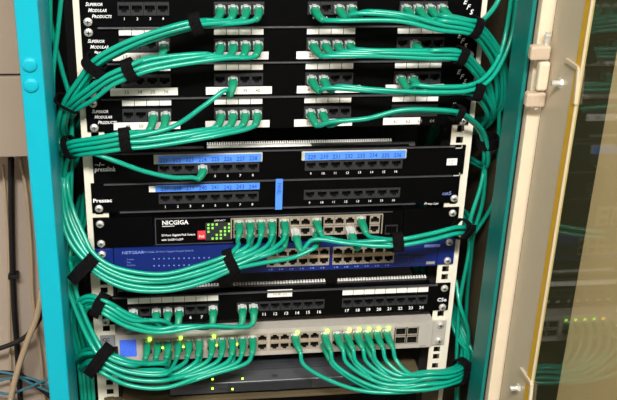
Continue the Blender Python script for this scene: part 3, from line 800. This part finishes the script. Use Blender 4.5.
# K: black switch -> right
bK = [(375, 243, -56), (397, 242, -58), (430, 237, -54), (456, 230, -44), (468, 231, -24), (469, 234, -2)]+back(1, -290, -10)
Ls = bundle(bK, 4, -1, pitch=3.6)
kk = [(5, 0, [(312, 240, -40), (345, 243, -48)], 'white plug green cable in the sixth lower port of the black switch'), (7, 1, [(328, 238, -36), (348, 242, -44)], 'green cable in the eighth upper port of the black switch, leading right'),
      (10, 0, [(362, 242, -44)], 'white plug green cable in the eleventh lower port of the black switch'), (11, 1, [(376, 238, -42)], 'green cable in the twelfth upper port of the black switch, leading right')]
for q, (c, upr, pre, lab) in enumerate(kk):
    make_cable((NX[c], -3, NUZ if upr else NLZ), [P(*p) for p in pre]+Ls[[2, 1, 3, 0][q]][(1 if q > 1 else 0):], lab, 'cables of the black switch', .8, 8, 24., lab.startswith('white'), flush=not lab.startswith('white'))
strap('cable_strap', P(397, 242, -58), pdir(bK[0], bK[2]), 11, 8.5, 14, 'black strap in front of the blue switch right ports')
strap('cable_strap', P(461, 229, -38), pdir(bK[3], bK[4]), 12, 10, 14, 'black strap at the right rail beside the black switch', tail=4)
# R1: top panel, third and fourth groups -> right
bR = [(440, 21, -52), (472, 26.5, -46), (489, 42, -26), (501, 66, -6), (501, 105, 6)]
Ls = bundle(bR+back(1, -150, -50), 7, -1, pitch=2.9)
src = [(3, 3), (3, 2), (3, 1), (3, 0), (2, 3), (2, 2), (2, 0)]
for q, (g, j) in enumerate(src):
    L = Ls[q]
    if q == 0: L = L[:2]+[P(484, 19, -34), P(497, 3, -20), P(506, -25, -10)]
    pre = []
    if g == 2: pre = [P({3: 362, 2: 352, 0: 335}[j], {3: 12.5, 2: 14, 0: 20.5}[j], -42), P(400, {3: 14, 2: 16, 0: 21}[j], -52)]
    make_cable(pj(0, g, j), pre+L, jl(0, g, j), 'cables leading right', 1, 5)
strap('cable_strap', P(474, 27, -45), pdir(bR[0], bR[2]), 11.5, 8.5, 12, 'black strap at the right end of the top patch panel')
# R2: second panel
bR = [(430, 54, -52), (459, 55, -49), (474, 67, -32), (486, 86, -12), (490, 115, 4)]
Ls = bundle(bR+back(1, -160, -50), 5, -1, pitch=2.9)
src = [(3, 1), (2, 3), (2, 2), (2, 1), (2, 0)]
for q, (g, j) in enumerate(src):
    pre = [] if g == 3 else [P(322+j*10, 56-j*2, -42), P(375, 56-j*1.8, -52)]
    make_cable(pj(1, g, j), pre+Ls[q], jl(1, g, j), 'cables leading right', 1, 5)
strap('cable_strap', P(460, 55.5, -49), pdir(bR[0], bR[2]), 9.5, 8, 12, 'black strap at the right end of the second patch panel')
# R3: third panel
bR = [(432, 90, -52), (470, 90, -46), (485, 99, -26), (492, 118, -6)]
Ls = bundle(bR+back(1, -165, -50), 4, -1, pitch=3.3)
upp = bundle([(432, 89, -52), (470, 88, -46), (486, 79, -34), (500, 59, -18), (510, 30, -4), (517, -25, 2)], 4, -1, pitch=3.3)
src = [(3, 1), (3, 0), (2, 1), (2, 0)]
for q, (g, j) in enumerate(src):
    L = upp[q] if q in (0, 2) else Ls[q]
    pre = [P(415, 85, -48)] if g == 3 else [P(325+j*12, 88-j*1.5, -42), P(375, 91-j*1.5, -52)]
    make_cable(pj(2, g, j), pre+L, jl(2, g, j), 'cables leading right', 1, 5)
strap('cable_strap', P(475, 91, -43), pdir(bR[0], bR[2]), 10, 8.5, 14, 'black strap at the right end of the third patch panel')
# R4: lowest modular panel
bR = [(400, 111.5, -52), (432, 110.5, -52), (457, 113, -47), (472, 121, -32), (483, 136, -10), (485, 165, 8)]
Ls = bundle(bR+back(1, -205, -50), 2, -1, pitch=4.4, layers=2)
for q, (g, j) in enumerate([(2, 1), (2, 0)]):
    make_cable(pj(3, g, j), [P(330+j*12, 122-j*.8, -42), P(365, 119-q*.2, -50)]+Ls[q], jl(3, g, j), 'cables leading right', 1, 6)
strap('cable_strap', P(457, 113, -47), pdir(bR[1], bR[3]), 9, 8, 10, 'small black strap at the right end of the lowest modular panel')
strap('cable_strap', P(487, 141, 4), P(485, 165, 8)-P(486, 120, 2), 13, 12, 14, 'black strap hanging in the right channel beside the gap')

# loose cables in the channels
def loose(pts, r, m, label, cat='cable', name='network_cable'):
    mb = MB().tube(spline([P(*p) for p in pts]), r, 8); return tag(obj(name, mb, m, smooth=True), label, cat)
loose([(63, -20, 10), (58, 30, 6), (53, 75, 0), (54, 110, 0), (60, 150, 6), (66, 200, 10), (74, 260, 10), (80, 330, 12), (90, 425, 12)], RC, 'cable', 'green cable crossing the left channel next to the teal post')
loose([(46, -20, 16), (52, 30, 14), (62, 70, 12), (70, 100, 12), (72, 150, 14), (71, 200, 14), (76, 300, 16), (84, 425, 16)], RC, 'cable', 'green cable behind the crossing one in the left channel')
loose([(50, -20, 2), (50, 30, 4), (49, 70, 4), (54, 120, 6), (60, 143, 4), (66, 150, -6)], RC, 'cable', 'green cable hugging the teal post down to the dark tie')
loose([(484, 148, 14), (485, 175, 10), (482, 205, 10), (474, 232, 10), (470, 265, 20), (467, 300, 40), (462, 425, 60)], RC, 'cable', 'green cable falling from the hanging strap in the right channel')
loose([(518, -20, 4), (511, 40, 2), (500, 80, 4), (499, 130, 8), (494, 200, 12), (470, 240, 12)], RC, 'cable', 'green cable hanging from the top of the right channel')
loose([(487, 150, 26), (481, 185, 6), (470, 222, -6), (469, 250, 2), (460, 300, 12), (457, 345, 14), (456, 425, 14)], RC, 'cable', 'green cable beside the right rail below the blue tape panels')
loose([(456, 280, 26), (460, 305, 4), (468, 330, 2), (467, 352, 4), (460, 375, 8), (456, 425, 8)], RC, 'cable', 'short green cable loop at the lower right rail')

# wall cables at the left
loose([(11, 158, 440), (12, 240, 440), (14, 300, 440), (18, 360, 440), (22, 425, 440)], 5.5, 'blackcable', 'thick black cable running down the beige wall', name='power_cable')
c = P(13.5, 276, 436); tag(obj('cable_clip', B(c.x-9, c.x+9, 430, 449, c.z-4, c.z+4), 'blackcable', bevel=1), 'black clip holding the thick cable to the wall', 'cable clip')
loose([(3, 165, 444), (8, 240, 444), (9, 300, 444), (10, 350, 444), (13, 425, 444)], 2.2, 'beigecable', 'thin beige cable on the wall left of the black cable', name='wall_cable')
loose([(20, 158, 440), (26, 190, 440), (31, 250, 440), (33, 300, 440), (40, 350, 440), (46, 425, 440)], 3, 'beigecable', 'beige cable on the wall near the teal post', name='wall_cable')
loose([(42, 290, 380), (37, 316, 380), (26, 345, 380), (15, 380, 380), (6, 425, 380)], 5.5, 'beigecable', 'thick beige cable curving in front of the wall', name='wall_cable')
loose([(-20, 353, 400), (4, 347, 400), (25, 337, 400), (40, 318, 400), (46, 290, 400)], 4.5, 'blackcable', 'black cable sloping up behind the thick beige cable', name='power_cable')
for i, (pts, lab) in enumerate((([(-10, 371, 420), (12, 374, 420), (30, 383, 415), (50, 392, 410)], 'uppermost blue grey cable at the bottom left corner'),
                                ([(-10, 384, 420), (10, 378, 420), (28, 378, 415), (50, 386, 410)], 'middle blue grey cable at the bottom left corner'),
                                ([(-10, 390, 410), (8, 394, 410), (22, 390, 405), (50, 378, 400)], 'lowest blue grey cable at the bottom left corner'))):
    loose(pts, 2.6, 'tealcable', lab, name='wall_cable')
loose([(-10, 372, 430), (20, 375, 430), (52, 398, 420)], 4, 'blackcable', 'black cable low on the wall at the bottom left', name='power_cable')
